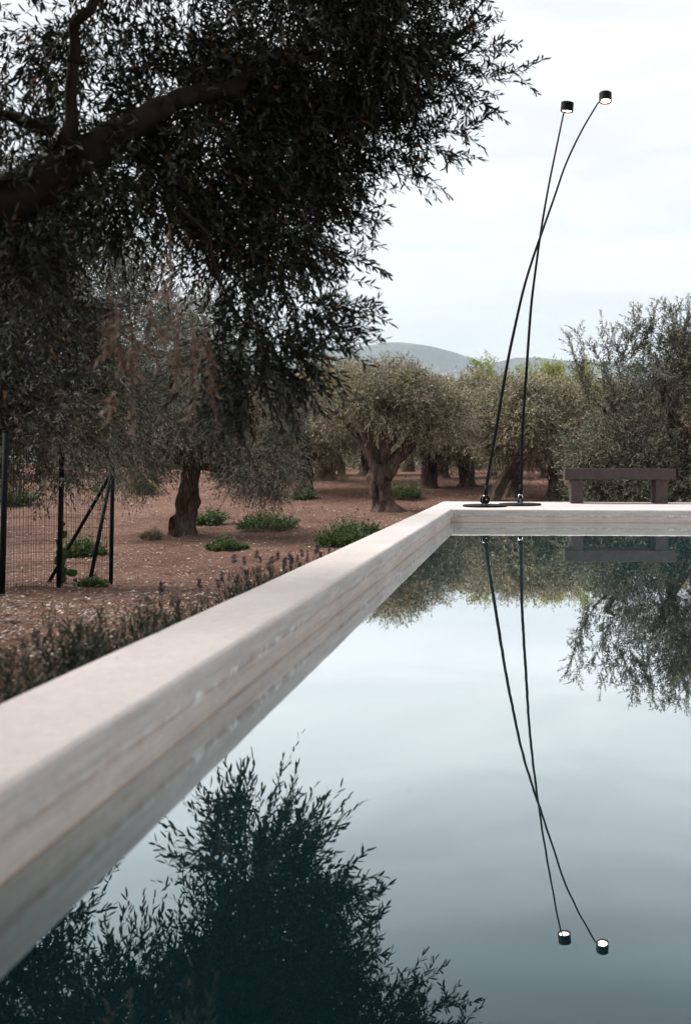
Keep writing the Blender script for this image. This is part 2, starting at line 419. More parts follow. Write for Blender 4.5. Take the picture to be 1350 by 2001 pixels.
hz = hz * (1 + .12 * fbm(hx / 420, hy / 300, 31, 4) * np.minimum(1, np.abs(1 - b1) * 2)) + fbm(hx / 160, hy / 160, 77, 4) * 12 - 14
hz = np.maximum(hz + 20, -20)
idx = np.arange(hx.size).reshape(hx.shape)
F = np.stack([idx[:-1, :-1].ravel(), idx[:-1, 1:].ravel(), idx[1:, 1:].ravel(), idx[1:, :-1].ravel()], 1)
h = link_mesh('hills', np_mesh('hills', np.stack([hx.ravel(), hy.ravel(), hz.ravel()], 1), F), M['hill'], smooth=True)
tag(h, 'blue grey wooded hills on the horizon beyond the grove', kind='structure')

# ------------------------------------------------------------------ pool
WX0, WX1 = -1.036, -0.76       # left wall: outer, inner face
FY0, FY1 = 8.45, 10.28         # far platform: face, back edge
TOP = 0.145
RX, NY = 4.7, -2.6
wat = MB(); wat.add([(WX1 - .01, NY - .01, 0), (RX + .01, NY - .01, 0), (RX + .01, FY0 + .01, 0), (WX1 - .01, FY0 + .01, 0)], [(0, 1, 2, 3)])
tag(wat.build('pool_water', M['water']), 'still dark green pool water mirroring sky, lamps and trees', kind='structure')

pool = tag(empty('pool_wall', (WX1, FY0, 0)), 'pale cast concrete pool wall running from the left foreground to the far platform', 'pool wall')
def wall_strip(name, p0, p1, thick, back_z=-1.15, step=.02, sd=1):
    """cast wall: runs p0->p1 along its inner top edge, inner face towards the water (right of travel is the water side)"""
    p0 = np.array(p0); p1 = np.array(p1); L = np.linalg.norm(p1 - p0); t = (p1 - p0) / L
    nrm = np.array([t[1], -t[0]])                     # towards the water
    n = int(L / step) + 1; s = np.linspace(0, L, n)
    zs = [-.12, -.03, 0.0, .02, .04, .055, .062, .068, .074, .082, .095, .11, .122]
    prof = []                                         # (offset from inner face towards water, z)
    cols = []
    for z in zs:
        o = np.zeros(n)
        ax = s * 1.0
        j = math.exp(-((z - .069) / .008) ** 2)
        o += -.0035 * (z < .066)
        o += j * (fbm(ax * 22, np.full(n, sd * 3.7), 5, 4) * .005 - .001)
        o += fbm(ax * 9, np.full(n, z * 60), 8 + sd, 3) * .0018
        cols.append((o, np.full(n, z) + j * fbm(ax * 14, np.full(n, z * 200), 6, 3) * .006))
    rr = .016                                         # worn rounded arris
    for k in range(5):
        a = math.pi / 2 * (k + 1) / 5
        wob = 1 + .35 * fbm(s * 3.2, np.full(n, sd * 9.1), 12, 4)
        cols.append((-(1 - math.cos(a)) * rr * wob, TOP - rr * wob + math.sin(a) * rr * wob))
    for f in (.12, .3, .55, .8, .95):
        cols.append((np.full(n, -thick * f), TOP + fbm(s * 2.3, np.full(n, f * 9), 21, 3) * .0015))
    cols.append((np.full(n, -thick + .006) + fbm(s * 5, np.full(n, 3.3), 25, 3) * .004, np.full(n, TOP - .001)))
    cols.append((np.full(n, -thick), np.full(n, TOP - .008)))
    cols.append((np.full(n, -thick), np.full(n, back_z)))
    V = []
    for o, z in cols:
        xy = p0[None, :] + t[None, :] * s[:, None] + nrm[None, :] * np.asarray(o)[:, None]
        V.append(np.concatenate([xy, np.asarray(z)[:, None]], 1))
    V = np.concatenate(V, 0); m_ = len(cols)
    ids = np.arange(m_ * n).reshape(m_, n)
    F = np.stack([ids[:-1, :-1].ravel(), ids[:-1, 1:].ravel(), ids[1:, 1:].ravel(), ids[1:, :-1].ravel()], 1)
    return link_mesh(name, np_mesh(name, V - np.array([WX1, FY0, 0]), F), M['concrete'], pool, smooth=True)
wall_strip('side_wall', (WX1, NY), (WX1, FY1 - .001), WX1 - WX0, sd=1)
wall_strip('platform', (WX1 - .0005, FY0), (RX, FY0), FY1 - FY0, sd=2)
wall_strip('side_wall', (RX, FY0 + .3), (RX, NY), .30, step=.1, sd=3)
wall_strip('end_wall', (RX, NY), (WX1, NY), .30, step=.1, sd=4)
# back end of the side wall and the pale mortar fillet in the corner
cap = MB(); cap.box((WX0 - WX1 + .002, FY1 - FY0 - .004, -1.15), (-.002, FY1 - FY0 + .004, TOP - .01)); cap.build('end_face', M['concrete'], pool)
fil = MB(); fil.tube([(.002, -.004, -.05), (.003, -.005, .05), (.002, -.004, .115)], [.012, .016, .009], 10, .35, 40); fil.build('mortar_fillet', M['concrete'], pool, True)

# ------------------------------------------------------------------ bench
bd = 9.78
bx0, bx1 = (1103 - PX) / FPX * bd, (1320 - PX) / FPX * bd
bench = tag(empty('bench', ((bx0 + bx1) / 2, bd + .2, TOP)), 'low dark brown slab bench standing on the far concrete platform', 'bench')
W2 = (bx1 - bx0) / 2
q = MB(); q.box((-W2, -.2, .308), (W2, .2, .45)); q.build('seat', M['bench'], bench, bevel=.006)
lx = lambda px: (px - PX) / FPX * bd - (bx0 + bx1) / 2
for a, c in ((1115.5, 1139.5), (1281, 1305)):
    q = MB(); q.box((lx(a), -.185, 0), (lx(c), .185, .306)); q.build('leg', M['bench'], bench, bevel=.005)

# ------------------------------------------------------------------ lamps
def catmull(P, n):
    P = [P[0] * 2 - P[1]] + P + [P[-1] * 2 - P[-2]]; out = []
    for i in range(1, len(P) - 2):
        for k in range(n):
            t = k / n; a, b_, c, d_ = P[i - 1], P[i], P[i + 1], P[i + 2]
            out.append(.5 * ((2 * b_) + (c - a) * t + (2 * a - 5 * b_ + 4 * c - d_) * t * t + (3 * b_ - a - 3 * c + d_) * t ** 3))
    out.append(P[-2]); return out
def lamp(label, bx, by, pixels, d_top, head_px, head_d, axis_up, hinge_rot):
    root = tag(empty('arc_lamp', (bx, by, TOP)), label, 'lamp', 'curved floor lamps on the platform')
    L = Vector((bx, by, TOP))
    q = MB(); q.lathe([(.252, 0), (.260, .004), (.260, .016), (.256, .021), (.03, .022)], 72); q.build('base_plate', M['black'], root)
    # hinge: two discs on an axle held by a steel yoke
    cz, wr = .082, .052
    rot = Vector((math.cos(hinge_rot), math.sin(hinge_rot), 0)); from mathutils import Matrix
    Q = rot.to_track_quat('Z', 'Y').to_matrix()
    for s in (-1, 1):
        c = rot * (s * .026) + Vector((0, 0, cz))
        q = MB(); q.lathe([(wr - .004, -.006), (wr, -.004), (wr, .004), (wr - .004, .006), (.012, .0065)], 40, c, Q)
        w = q.build('hinge_disc', M['black'], root)
        q = MB(); q.lathe([(wr + .001, -.0022), (wr + .0022, -.001), (wr + .0022, .001), (wr + .001, .0022)], 40, c, Q); q.build('rim', M['steel'], w)
        q = MB(); q.lathe([(.007, -.010), (.007, .010)], 12, c, Q); q.build('bolt', M['steel'], w)
    q = MB(); q.tube([rot * -.030 + Vector((0, 0, cz)), rot * .030 + Vector((0, 0, cz))], .010, 12); q.build('axle', M['steel'], root)
    q = MB(); q.tube([Vector((0, 0, .018)), Vector((0, 0, cz))], .017, 12); q.build('yoke', M['steel'], root)
    P = [Vector((bx, by, TOP + cz))]
    n = len(pixels)
    for i, (x, y) in enumerate(pixels):
        f = (CAM_Z + (PY - y) / FPX * by - TOP) / 4.6
        d = by + (d_top - by) * f ** 1.6
        P.append(at(x, y, d))
    C = [p - L for p in catmull(P, 6)]
    rad = [.0210 + (.0088 - .0210) * (i / (len(C) - 1)) ** .9 for i in range(len(C))]
    q = MB(); q.tube(C, rad, 12); q.build('pole', M['black'], root, True)
    e = C[0] + (C[6] - C[0]).normalized() * .17
    s_ = C[0] + (C[6] - C[0]).normalized() * .035
    q = MB(); q.tube([s_, e], .0245, 20); sl = q.build('sleeve', M['black'], root, True)
    q = MB(); q.tube([s_ - (e - s_) * .03, s_ + (e - s_) * .12], .0262, 20); q.build('collar', M['steel'], sl, True)
    hp = at(head_px[0], head_px[1], head_d) - L
    Z = Vector(axis_up).normalized(); Q = Z.to_track_quat('Z', 'Y').to_matrix()
    r, hh = .0705, .049
    q = MB(); q.lathe([(r - .004, -hh), (r, -hh + .002), (r, hh - .004), (r - .005, hh), (.002, hh + .001)], 48, hp, Q)
    # hollow underside: inner wall up to the light disc
    q.f.pop(-2)
    inner = MB(); inner.lathe([(r - .004, -hh), (r - .005, -hh + .003), (.054, -hh + .014)], 48, hp, Q); inner.f = inner.f[:-2]
    hd = q.build('shade', M['black'], root)
    inner.build('reflector', M['copper'], hd, True)
    q = MB(); q.lathe([(.0545, -hh + .0135), (.0545, -hh + .0165)], 40, hp, Q); q.build('light_disc', M['light'], hd)
    q = MB(); q.tube([C[-2], C[-1], C[-1] + (hp - C[-1]) * .55], .0075, 10); q.build('head_stem', M['black'], hd, True)
    return root
lamp('left based black lamp whose strongly bowed pole ends in the higher right head', -.42, 9.02,
     [(951, 945), (968, 842), (989, 716), (1004, 642), (1021, 566), (1040, 502), (1058, 450), (1080, 387), (1103, 320), (1133, 256), (1165, 201)],
     8.6, (1179.5, 190), 8.6, (0, 0.02, 1), R(-58))
lamp('right based black lamp whose straighter pole ends in the lower left head', -.008, 9.345,
     [(1018, 945), (1020, 842), (1028, 716), (1036, 600), (1046, 516), (1056, 443), (1069, 366), (1083, 295), (1098, 222)],
     8.5, (1105, 209), 8.5, (.07, -.2, 1), R(8))

# ------------------------------------------------------------------ foliage tools
def unit(v): return v / np.maximum(np.linalg.norm(v, axis=-1, keepdims=True), 1e-9)
def twigs_to_leaves(O, D, L, K, ll, lw, r, droop=.25, hexa=False, spread=.75, jitter=.3, round_=False):
    """O, D (n,3): twig roots and directions, L twig lengths; K leaves in pairs along each. Returns V, F."""
    n = len(O); L = np.broadcast_to(L, (n,))
    D = unit(D)
    ref = np.where(np.abs(D[:, 2:3]) < .9, np.array([[0, 0, 1.]]), np.array([[1., 0, 0]]))
    A = unit(np.cross(D, ref)); B = np.cross(D, A)
    s = (np.arange(K) + .6) / K
    s = np.clip(s[None, :] + r.normal(0, .25 / K, (n, K)), .02, 1.02)
    pos = O[:, None, :] + D[:, None, :] * (s * L[:, None])[..., None]
    pos[..., 2] -= droop * (s ** 2) * L[:, None]
    phi = r.uniform(0, 6.28, (n, 1)) + np.arange(K)[None, :] * 1.9 + (np.arange(K) % 2)[None, :] * 1.3 + r.normal(0, .4, (n, K))
    rad = A[:, None, :] * np.cos(phi)[..., None] + B[:, None, :] * np.sin(phi)[..., None]
    tang = D[:, None, :].copy() * np.ones((1, K, 1)); tang[..., 2] -= 2 * droop * s
    w = (spread * (1.15 - .75 * s))[..., None]
    ld = unit(tang * (1 - w * .55) + rad * w + r.normal(0, jitter, (n, K, 3)))
    upv = np.array([0, 0, 1.0]) + r.normal(0, .55, (n, K, 3)); nr = unit(upv - ld * (upv * ld).sum(-1, keepdims=True))
    sd = np.cross(nr, ld)
    l = (ll * r.uniform(.65, 1.2, (n, K)))[..., None]; wd = (lw * r.uniform(.75, 1.2, (n, K)))[..., None] * .5
    P = pos.reshape(-1, 3); ld = ld.reshape(-1, 3); nr = nr.reshape(-1, 3); sd = sd.reshape(-1, 3); l = l.reshape(-1, 1); wd = wd.reshape(-1, 1)
    m = len(P)
    if hexa:
        bend = l * r.uniform(-.12, .12, (m, 1))
        a, b_ = (.28, .68)
        V = np.stack([P, P + ld * l * a + sd * wd + nr * bend * .4, P + ld * l * b_ + sd * wd * .9 + nr * bend, P + ld * l + nr * bend * .2,
                      P + ld * l * b_ - sd * wd * .9 + nr * bend, P + ld * l * a - sd * wd + nr * bend * .4], 1).reshape(-1, 3)
        b0 = np.arange(m)[:, None] * 6
        F = np.concatenate([b0 + np.array([[0, 1, 2, 3]]), b0 + np.array([[0, 3, 4, 5]])], 0)
    else:
        c = .45
        V = np.stack([P, P + ld * l * c + sd * wd, P + ld * l + nr * l * .05, P + ld * l * (c + .08) - sd * wd], 1).reshape(-1, 3)
        F = np.arange(m * 4).reshape(-1, 4)
    return V, F
def stems(O, D, L, rad, droop=.25):
    """thin three-sided twigs in two segments"""
    n = len(O); D = unit(D); L = np.broadcast_to(L, (n,))
    ref = np.where(np.abs(D[:, 2:3]) < .9, np.array([[0, 0, 1.]]), np.array([[1., 0, 0]]))
    A = unit(np.cross(D, ref)); B = np.cross(D, A); V = []
    for k, s in enumerate((0, .5, 1.0)):
        c = O + D * (s * L)[:, None]; c = c.copy(); c[:, 2] -= droop * s * s * L
        for a in (0, 2.094, 4.189):
            V.append(c + (A * math.cos(a) + B * math.sin(a)) * rad * (1 - .7 * s))
    V = np.stack(V, 1).reshape(-1, 3); b0 = np.arange(n)[:, None] * 9; F = []
    for k in range(2):
        for j in range(3):
            F.append(b0 + np.array([[k * 3 + j, k * 3 + (j + 1) % 3, k * 3 + 3 + (j + 1) % 3, k * 3 + 3 + j]]))
    return V, np.concatenate(F, 0)
def join_np(parts):
    V = []; F = []; n = 0
    for v, f in parts: V.append(v); F.append(f + n); n += len(v)
    return np.concatenate(V), np.concatenate(F)

def lobe_twigs(lobes, n_clumps, per_clump, clump_r, r, shell=.55, up=.25, hang=0.0):
    """lobes: rows (x,y,z,rx,ry,rz,weight). Twigs gathered in clumps near the surface of each lobe."""
    lobes = np.array(lobes, dtype=float)
    w = lobes[:, 6] / lobes[:, 6].sum()
    li = r.choice(len(lobes), n_clumps, p=w)
    u = unit(r.normal(0, 1, (n_clumps, 3)))
    rr = (shell + (1 - shell) * r.uniform(0, 1, n_clumps) ** .6)[:, None]
    C = lobes[li, :3] + u * rr * lobes[li, 3:6]
    ci = np.repeat(np.arange(n_clumps), per_clump)
    off = unit(r.normal(0, 1, (len(ci), 3))) * (r.uniform(0, 1, len(ci)) ** .5)[:, None] * clump_r * r.uniform(.6, 1.3, (n_clumps, 1))[ci]
    O = C[ci] + off * np.array([1, 1, .8])
    D = u[ci] * .6 + unit(off) * .55 + r.normal(0, .35, (len(ci), 3)); D[:, 2] += up
    D[:, 2] -= hang * (u[ci][:, 2] < 0) * 1.0
    return O, D, C

def trunk_mesh(mb, base, top, r0, r1, lean=(0, 0), seed=1.0, flare=1.7, dents=(), n=36, sides=36):
    base = Vector(base); top = Vector(top); P = []; rad = []
    for i in range(n):
        t = i / (n - 1)
        p = base.lerp(top, t) + Vector((math.sin(t * math.pi) * lean[0], math.sin(t * math.pi) * lean[1], 0))
        P.append(p - Vector((0, 0, .12)) * (1 - t) ** 4)
        rad.append(r0 + (r1 - r0) * t ** .8 + r0 * (flare - 1) * max(0, 1 - t * 4.5) ** 2)
    def fn(t, a):
        f = 1 + .22 * mnoise.noise(Vector((math.cos(a) * 1.5, math.sin(a) * 1.5, t * 2.4 + seed))) * 2 + .11 * math.sin(4 * a + t * 5 + seed + 2 * mnoise.noise(Vector((t * 3, seed, 0)))) * (1 - t * .4)
        f += .13 * mnoise.noise(Vector((math.cos(a) * 3.5, math.sin(a) * 3.5, t * 8 + seed)))
        for (tc, ac, tw, aw, dep) in dents:
            da = (a - ac + math.pi) % (2 * math.pi) - math.pi
            f -= dep * math.exp(-((t - tc) / tw) ** 2 - (da / aw) ** 2)
        return max(f, .2)
    mb.tube(P, rad, sides, 0.0, fn=fn, cap=True)

def limb(mb, a, b_, r0, r1, bow=.15, seed=0.0, n=9, sides=9):
    a = Vector(a); b_ = Vector(b_); L = (b_ - a).length; P = []
    ph = Vector((mnoise.noise(Vector((seed, 1.3, 0))), mnoise.noise(Vector((seed, 7.7, 0))), mnoise.noise(Vector((seed, 3.1, 5)))))
    for i in range(n):
        t = i / (n - 1); wob = Vector((mnoise.noise(Vector((seed * 3, t * 3, 0))), mnoise.noise(Vector((seed * 3, t * 3, 9))), mnoise.noise(Vector((seed * 3, t * 3, 4))))) * L * .12 * math.sin(t * math.pi)
        P.append(a.lerp(b_, t) + ph * L * bow * math.sin(t * math.pi) + wob)
    mb.tube(P, [r0 + (r1 - r0) * i / (n - 1) for i in range(n)], sides, .35, 6.0, seed)
    return P

def olive_tree(name, label, base, height, lobes, trunk_top, r0, r1, leaf, seed, n_clumps, per_clump, clump_r=.3, twig=.28, K=12, ll=.065, lw=.015,
               mat='olive_grove', lean=(0, 0), dents=(), shell=.55, up=.25, hang=.3, hexa=False, group=None, shoots=None, limbs_to=None, stem_r=.0022, flare=1.7, droop=.25, bark_mat='bark'):
    """lobes and trunk_top are given relative to the base"""
    r = np.random.default_rng(seed)
    root = tag(empty(name, base), label, 'tree', group)
    t = MB(); trunk_mesh(t, (0, 0, 0), trunk_top, r0, r1, lean, seed * 1.37, flare, dents)
    t.build('trunk', M['bark'], root, True)
    bm_ = MB(); k = 0
    for lb in lobes:
        if len(lb) > 7: continue
        c = Vector(lb[:3]); st = Vector(trunk_top) * (.93 + .05 * (k % 2)); k += 1
        pts = limb(bm_, st, c, r1 * .62, r1 * .2, .16, seed + k * 2.3)
        for j in range(3):
            u_ = unit(r.normal(0, 1, 3)); u_[2] = abs(u_[2]) * .6
            e = c + Vector((u_[0] * lb[3], u_[1] * lb[4], u_[2] * lb[5])) * .75
            limb(bm_, pts[4 + j * 2 if 4 + j * 2 < 9 else 8], e, r1 * .26, r1 * .06, .2, seed + k * 5.1 + j, 7, 6)
    for (a, b2, ra, rb) in (limbs_to or []):
        k += 1; limb(bm_, a, b2, ra, rb, .12, seed + k * 3.3, 11, 10)
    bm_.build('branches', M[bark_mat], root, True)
    O, D, C = lobe_twigs([lb[:7] for lb in lobes], n_clumps, per_clump, clump_r, r, shell, up, hang)
    parts = [twigs_to_leaves(O, D, twig * r.uniform(.6, 1.55, len(O)), K, ll, lw, r, droop, hexa)]
    parts.append(stems(O, D, np.full(len(O), twig), stem_r, droop))
    if shoots is not None:
        for (O2, D2, L2, K2, dr2) in shoots:
            parts.append(twigs_to_leaves(O2, D2, L2, K2, ll, lw, r, dr2, hexa)); parts.append(stems(O2, D2, np.broadcast_to(L2, (len(O2),)), stem_r * 1.6, dr2))
    V, F = join_np(parts)
    link_mesh('crown', np_mesh('crown', V, F), M[mat], root)
    return root

def copy_tree(root, name, base, rz, sc, label, group=None):
    c = root.copy(); COL.objects.link(c); c.name = name; c.location = base; c.rotation_euler = (0, 0, rz); c.scale = sc
    c['label'] = label
    if group: c['group'] = group
    for ch in root.children:
        d = ch.copy(); COL.objects.link(d); d.parent = c
    return c

# ------------------------------------------------------------------ grove trees
GRP = 'olive trees of the grove'
# the old tree in the middle, split trunk
b0 = ground_at(752, 1000)
main = olive_tree('olive_tree', 'old olive tree with thick hollow forked trunk in the middle of the grove', b0, 4.2,
    [(-.55, .1, 2.85, 1.0, 1.1, .75, 1.2), (.75, .1, 2.75, 1.05, 1.1, .7, 1.2), (.1, .2, 3.2, .9, .9, .6, .9), (1.5, .2, 2.4, .65, .8, .55, .7), (-1.2, 0, 2.6, .6, .8, .55, .5), (.25, -.6, 2.75, .9, .5, .5, .7)],
    (-.1, 0, 1.2), .31, .25, None, 3, 190, 26, .36, .30, 12, .085, .022, lean=(-.05, 0), dents=((.45, 4.3, .17, .30, .75), (.72, 3.4, .12, .45, -.45), (.1, 3.3, .12, .4, -.35), (.05, 5.9, .1, .4, -.3)),
    limbs_to=[((-.12, 0, 1.0), (-.60, 0, 2.45), .20, .11), ((.02, 0, .85), (.85, 0, 2.2), .20, .10)], group=GRP, flare=1.55)
# second tree, left of it, single trunk with a hollow foot
b1_ = ground_at(366, 1047)
second = olive_tree('olive_tree', 'olive tree with bare trunk and round hollow at its foot, right of the fence', b1_, 4.9,
    [(.1, 0, 3.1, 1.3, 1.3, 1.1, 1.3), (-1.1, -.1, 2.6, 1.0, 1.1, 1.0, 1.0), (1.25, .0, 2.2, .9, 1.0, .95, 1.1), (1.5, -.2, 1.45, .6, .8, .62, .7), (-1.2, -.2, 1.6, .8, .9, .7, .8), (.3, .2, 4.0, .9, .9, .65, .7), (.2, -.7, 2.1, 1.1, .5, .65, .9)],
    (.1, 0, 1.35), .185, .155, None, 7, 330, 26, .36, .30, 12, .075, .019, mat='olive_mid', lean=(-.07, 0), dents=((.12, 3.3, .10, .5, -.9), (.11, 4.05, .085, .36, 1.0), (.45, .1, .12, .5, -.35)), group=GRP, flare=1.35)
fx = Vector((-.52, -.85, 0)).normalized(); fxp = Vector((.85, -.52, 0)).normalized()
from mathutils import Matrix
HM = Matrix((( fxp.x, 0, fx.x), (fxp.y, 0, fx.y), (0, 1.9, 0)))
q = MB(); q.lathe([(.16, 0), (.135, .20), (.115, .30), (.105, .325), (.096, .31), (.085, .04)], 26, (0, 0, .17), HM)
q.build('hollow_root', M['bark'], second, True)
# left tree whose crown hangs over the fence, trunk outside the frame
b2_ = Vector((-6.3, 7.6, float(gz(-6.3, 7.6))))
left = olive_tree('olive_tree', 'olive tree at the left edge whose drooping crown hides the top of the wire fence', b2_, 3.8,
    [(.4, 0, 2.95, 1.2, 1.2, .95, 1.2), (1.35, -.2, 2.55, 1.0, 1.0, 1.0, 1.4), (1.75, -.3, 1.75, .85, .8, .75, 1.2), (.9, -.7, 1.8, .9, .5, .7, 1.0), (2.25, .0, 2.3, .7, .8, .8, 1.0), (-.9, 0, 2.6, 1.0, 1.1, .9, .4), (1.0, .1, 3.5, .9, .9, .6, 1.0), (1.7, .0, 3.1, .7, .8, .6, .9)],
    (.1, 0, 1.3), .25, .2, None, 13, 430, 26, .28, .26, 13, .062, .014, mat='olive_mid', group=GRP, hang=.2, droop=.2)
# big bushy tree behind the bench
b3_ = Vector((2.75, 13.0, float(gz(2.75, 13.0))))
r_ = np.random.default_rng(99)
def up_shoots(spots, base, n_side, r, sdv=.45, lr=(.16, .34)):
    O = []; D = []; L = []
    for (px, py, d, qx, qy) in spots:
        p = at(px, py, d) - base; q_ = at(qx, qy, d) - base; v = q_ - p
        for j in range(n_side):
            f = j / n_side
            O.append(p + v * f); dv = v.normalized() + Vector(r.normal(0, sdv, 3)); D.append(dv); L.append(r.uniform(*lr))
        O.append(p); D.append(v); L.append(v.length)
    return np.array(O), np.array(D), np.array(L)
sp = [(1150, 790, 12.3, 1108, 655), (1150, 790, 12.3, 1128, 640), (1180, 760, 12.2, 1175, 622), (1185, 760, 12.4, 1195, 640), (1200, 770, 12.3, 1148, 668), (1215, 720, 12.4, 1225, 640), (1235, 700, 12.5, 1248, 600), (1230, 710, 12.6, 1238, 612),
      (1265, 700, 12.6, 1278, 598), (1285, 690, 12.6, 1300, 590), (1310, 680, 12.7, 1325, 596), (1330, 680, 12.6, 1345, 588), (1320, 690, 12.5, 1310, 600), (1255, 720, 12.5, 1262, 625), (1165, 800, 12.3, 1118, 700), (1350, 680, 12.7, 1362, 580), (1375, 670, 12.7, 1390, 575), (1210, 740, 12.3, 1205, 665), (1240, 690, 12.6, 1270, 640), (1290, 690, 12.7, 1345, 620)]
shO, shD, shL = up_shoots(sp, b3_, 26, r_, .75, (.14, .30))
right = olive_tree('olive_tree', 'dense bushy olive tree reaching the ground behind the bench', b3_, 4.0,
    [(0, 0, 1.9, 1.4, 1.3, 1.1, 1.4), (-1.0, -.2, 1.55, .8, .9, .85, 1.1), (-.95, -.3, .95, .8, .7, .6, 1.0), (.2, -.8, 1.1, 1.2, .6, .8, 1.3), (1.2, -.1, 1.6, 1.2, 1.1, 1.0, 1.0), (.6, 0, 2.75, 1.0, .9, .55, .8), (-.2, -.6, .6, 1.3, .6, .5, .9), (1.4, .1, 2.7, 1.0, .9, .7, .8), (-1.4, -.3, 1.6, .45, .6, .65, .8), (-1.4, -.3, .75, .40, .5, .5, .6), (-.5, -.35, 2.75, .5, .4, .42, .5), (.0, -.3, 3.1, .5, .4, .42, .5), (.7, 0, 3.3, .6, .6, .42, .55), (-1.35, -.4, 2.5, .3, .3, .4, .10)],
    (.1, 0, .8), .26, .2, None, 17, 620, 24, .26, .24, 13, .058, .0155, mat='olive_mid', shoots=[(shO, shD, shL, 20, .05)], group=GRP, up=.45, hang=0.0)
# grove variants behind
vB = ground_at(632, 941)
varA = olive_tree('olive_tree', 'olive tree with grey flared trunk standing behind the old forked one, to its left', vB, 4.6,
    [(0, 0, 3.1, 1.4, 1.4, 1.0, 1.2), (-1.1, .1, 2.5, 1.0, 1.1, .8, 1.0), (1.1, 0, 2.6, 1.0, 1.1, .85, 1.0), (.2, .3, 3.8, 1.0, 1.0, .6, .8), (.1, -.9, 2.4, 1.1, .6, .7, .8)],
    (.12, 0, 1.35), .34, .24, None, 23, 170, 22, .42, .36, 11, .11, .030, dents=((.1, 4.9, .1, .4, .5),), group=GRP, flare=1.9)
vC = ground_at(911, 952)
varB = olive_tree('olive_tree', 'olive tree with short stout trunk left of the lamp bases', vC, 3.7,
    [(0, 0, 2.35, 1.4, 1.3, .95, 1.2), (-1.05, 0, 2.0, .95, 1.0, .8, 1.0), (1.1, .1, 2.1, 1.0, 1.0, .85, 1.0), (.4, .2, 3.0, .9, .9, .55, .8), (-.5, .2, 2.95, .8, .9, .55, .6), (0, -.9, 1.7, 1.1, .5, .6, .9)],
    (0, 0, .95), .3, .24, None, 29, 170, 22, .42, .36, 11, .11, .030, group=GRP, flare=1.5)
vD = ground_at(963, 978)
varC = olive_tree('olive_tree', 'olive tree with curved trunk leaning right behind the lamp bases', vD, 3.6,
    [(.9, 0, 2.3, 1.3, 1.3, .9, 1.2), (0, 0, 2.35, 1.0, 1.0, .8, 1.0), (1.8, .1, 2.1, .9, 1.0, .8, 1.0), (.9, .2, 2.9, .9, .9, .5, .8), (.9, -.8, 1.75, 1.1, .5, .5, .7)],
    (1.0, 0, 1.4), .165, .12, None, 37, 170, 22, .40, .34, 11, .10, .028, lean=(-.16, 0), group=GRP, flare=1.5)
vE = ground_at(1005, 973)
copy_tree(varB, 'olive_tree', vE, 2.1, (.72, .72, .95), 'olive tree with dark trunk directly behind the right lamp pole', GRP)
vF = ground_at(1083, 976)
copy_tree(varA, 'olive_tree', vF, 1.2, (.82, .82, .80), 'olive tree with knotty trunk just left of the bench', GRP)
def far(src, px, d, rz, s, label):
    x = (px - PX) / FPX * d
    copy_tree(src, 'olive_tree', (x, d, float(gz(x, d)) - .02), rz, (s, s, s * random.uniform(.92, 1.05)), label, GRP)
far(varB, 862, 31, .6, 1.0, 'distant olive tree filling the gap right of the old forked trunk')
far(varB, 838, 25.5, 1.1, .95, 'olive tree crowding the right flank of the old forked tree')
far(varB, 596, 24, 3.6, .95, 'olive tree with low crown between the hollow-footed and the forked tree')
far(varC, 668, 33, 2.2, 1.05, 'olive tree with leaning trunk behind the left flank of the forked tree')
far(varA, 718, 36, 2.6, .95, 'distant olive tree whose trunk shows left of the old forked trunk')
far(varB, 560, 34, 4.0, 1.1, 'distant olive tree behind the right edge of the hollow-footed tree')
far(varA, 432, 30, .9, .95, 'olive tree with slim trunk just right of and behind the hollow-footed tree')
far(varB, 90, 34, 3.3, 1.15, 'distant olive tree with broad trunk seen above the wire fence')
far(varA, 250, 38, 5.0, 1.1, 'distant olive tree between the fence corner and the hollow-footed tree')
far(varC, -90, 30, 1.0, 1.1, 'distant olive tree at the far left beyond the fence')
far(varA, 655, 46, 1.7, 1.05, 'far olive crown just left of the old forked tree')
far(varB, 800, 44, 2.2, 1.1, 'far olive crown right above the old forked tree')
far(varC, 905, 40, 3.9, 1.1, 'far olive crown left of the leaning lamp pole')
far(varA, 1000, 36, 5.6, .85, 'far olive crown seen between the two lamp poles')
far(varB, 1090, 34, 2.9, 1.0, 'far olive crown right of the straight lamp pole')
far(varA, 1180, 30, .3, .9, 'olive tree behind the left flank of the bushy tree')
far(varB, 1330, 28, 1.3, 1.1, 'olive tree behind the middle of the bushy tree')
far(varC, 960, 52, 2.0, 1.2, 'farthest low olive crown below the gap in the hills')
far(varB, 1060, 50, 5.2, 1.15, 'farthest low olive crown below the right hill')
far(varA, 340, 52, 3.0, 1.2, 'farthest olive crown behind the hollow-footed tree')
far(varB, 490, 50, 1.4, 1.2, 'farthest olive crown at the left of the open ground')
for i, px in enumerate((560, 640, 715, 790, 868, 935, 1015, 1090, 1165)):
    far((varA, varB, varC)[i % 3], px, 64 + 9 * (i % 3), i * 1.9, 1.35, f'low distant tree of the rear tree line, {["leftmost", "second from left", "third from left", "fourth from left", "in its middle", "fourth from right", "third from right", "second from right", "rightmost"][i]}')
n_ = 9500
hxx = r_.uniform(-34, 22, n_); hyy = 56 + r_.normal(0, 1.2, n_); hh_ = 1.5 + .9 * vnoise(hxx * .5, hyy * .2, 5) + .5 * vnoise(hxx * 1.7, hyy, 6)
O = np.stack([hxx, hyy, gz(hxx, hyy) + r_.uniform(0, 1, n_) * hh_], 1); D = r_.normal(0, .6, (n_, 3)); D[:, 2] += .6
V, F = twigs_to_leaves(O, D, np.full(n_, .5), 9, .22, .075, r_, .1)
tag(link_mesh('scrub', np_mesh('scrub', V, F), M['olive_grove']), 'dark scrub closing the grove under the far crowns', 'scrub', kind='stuff')
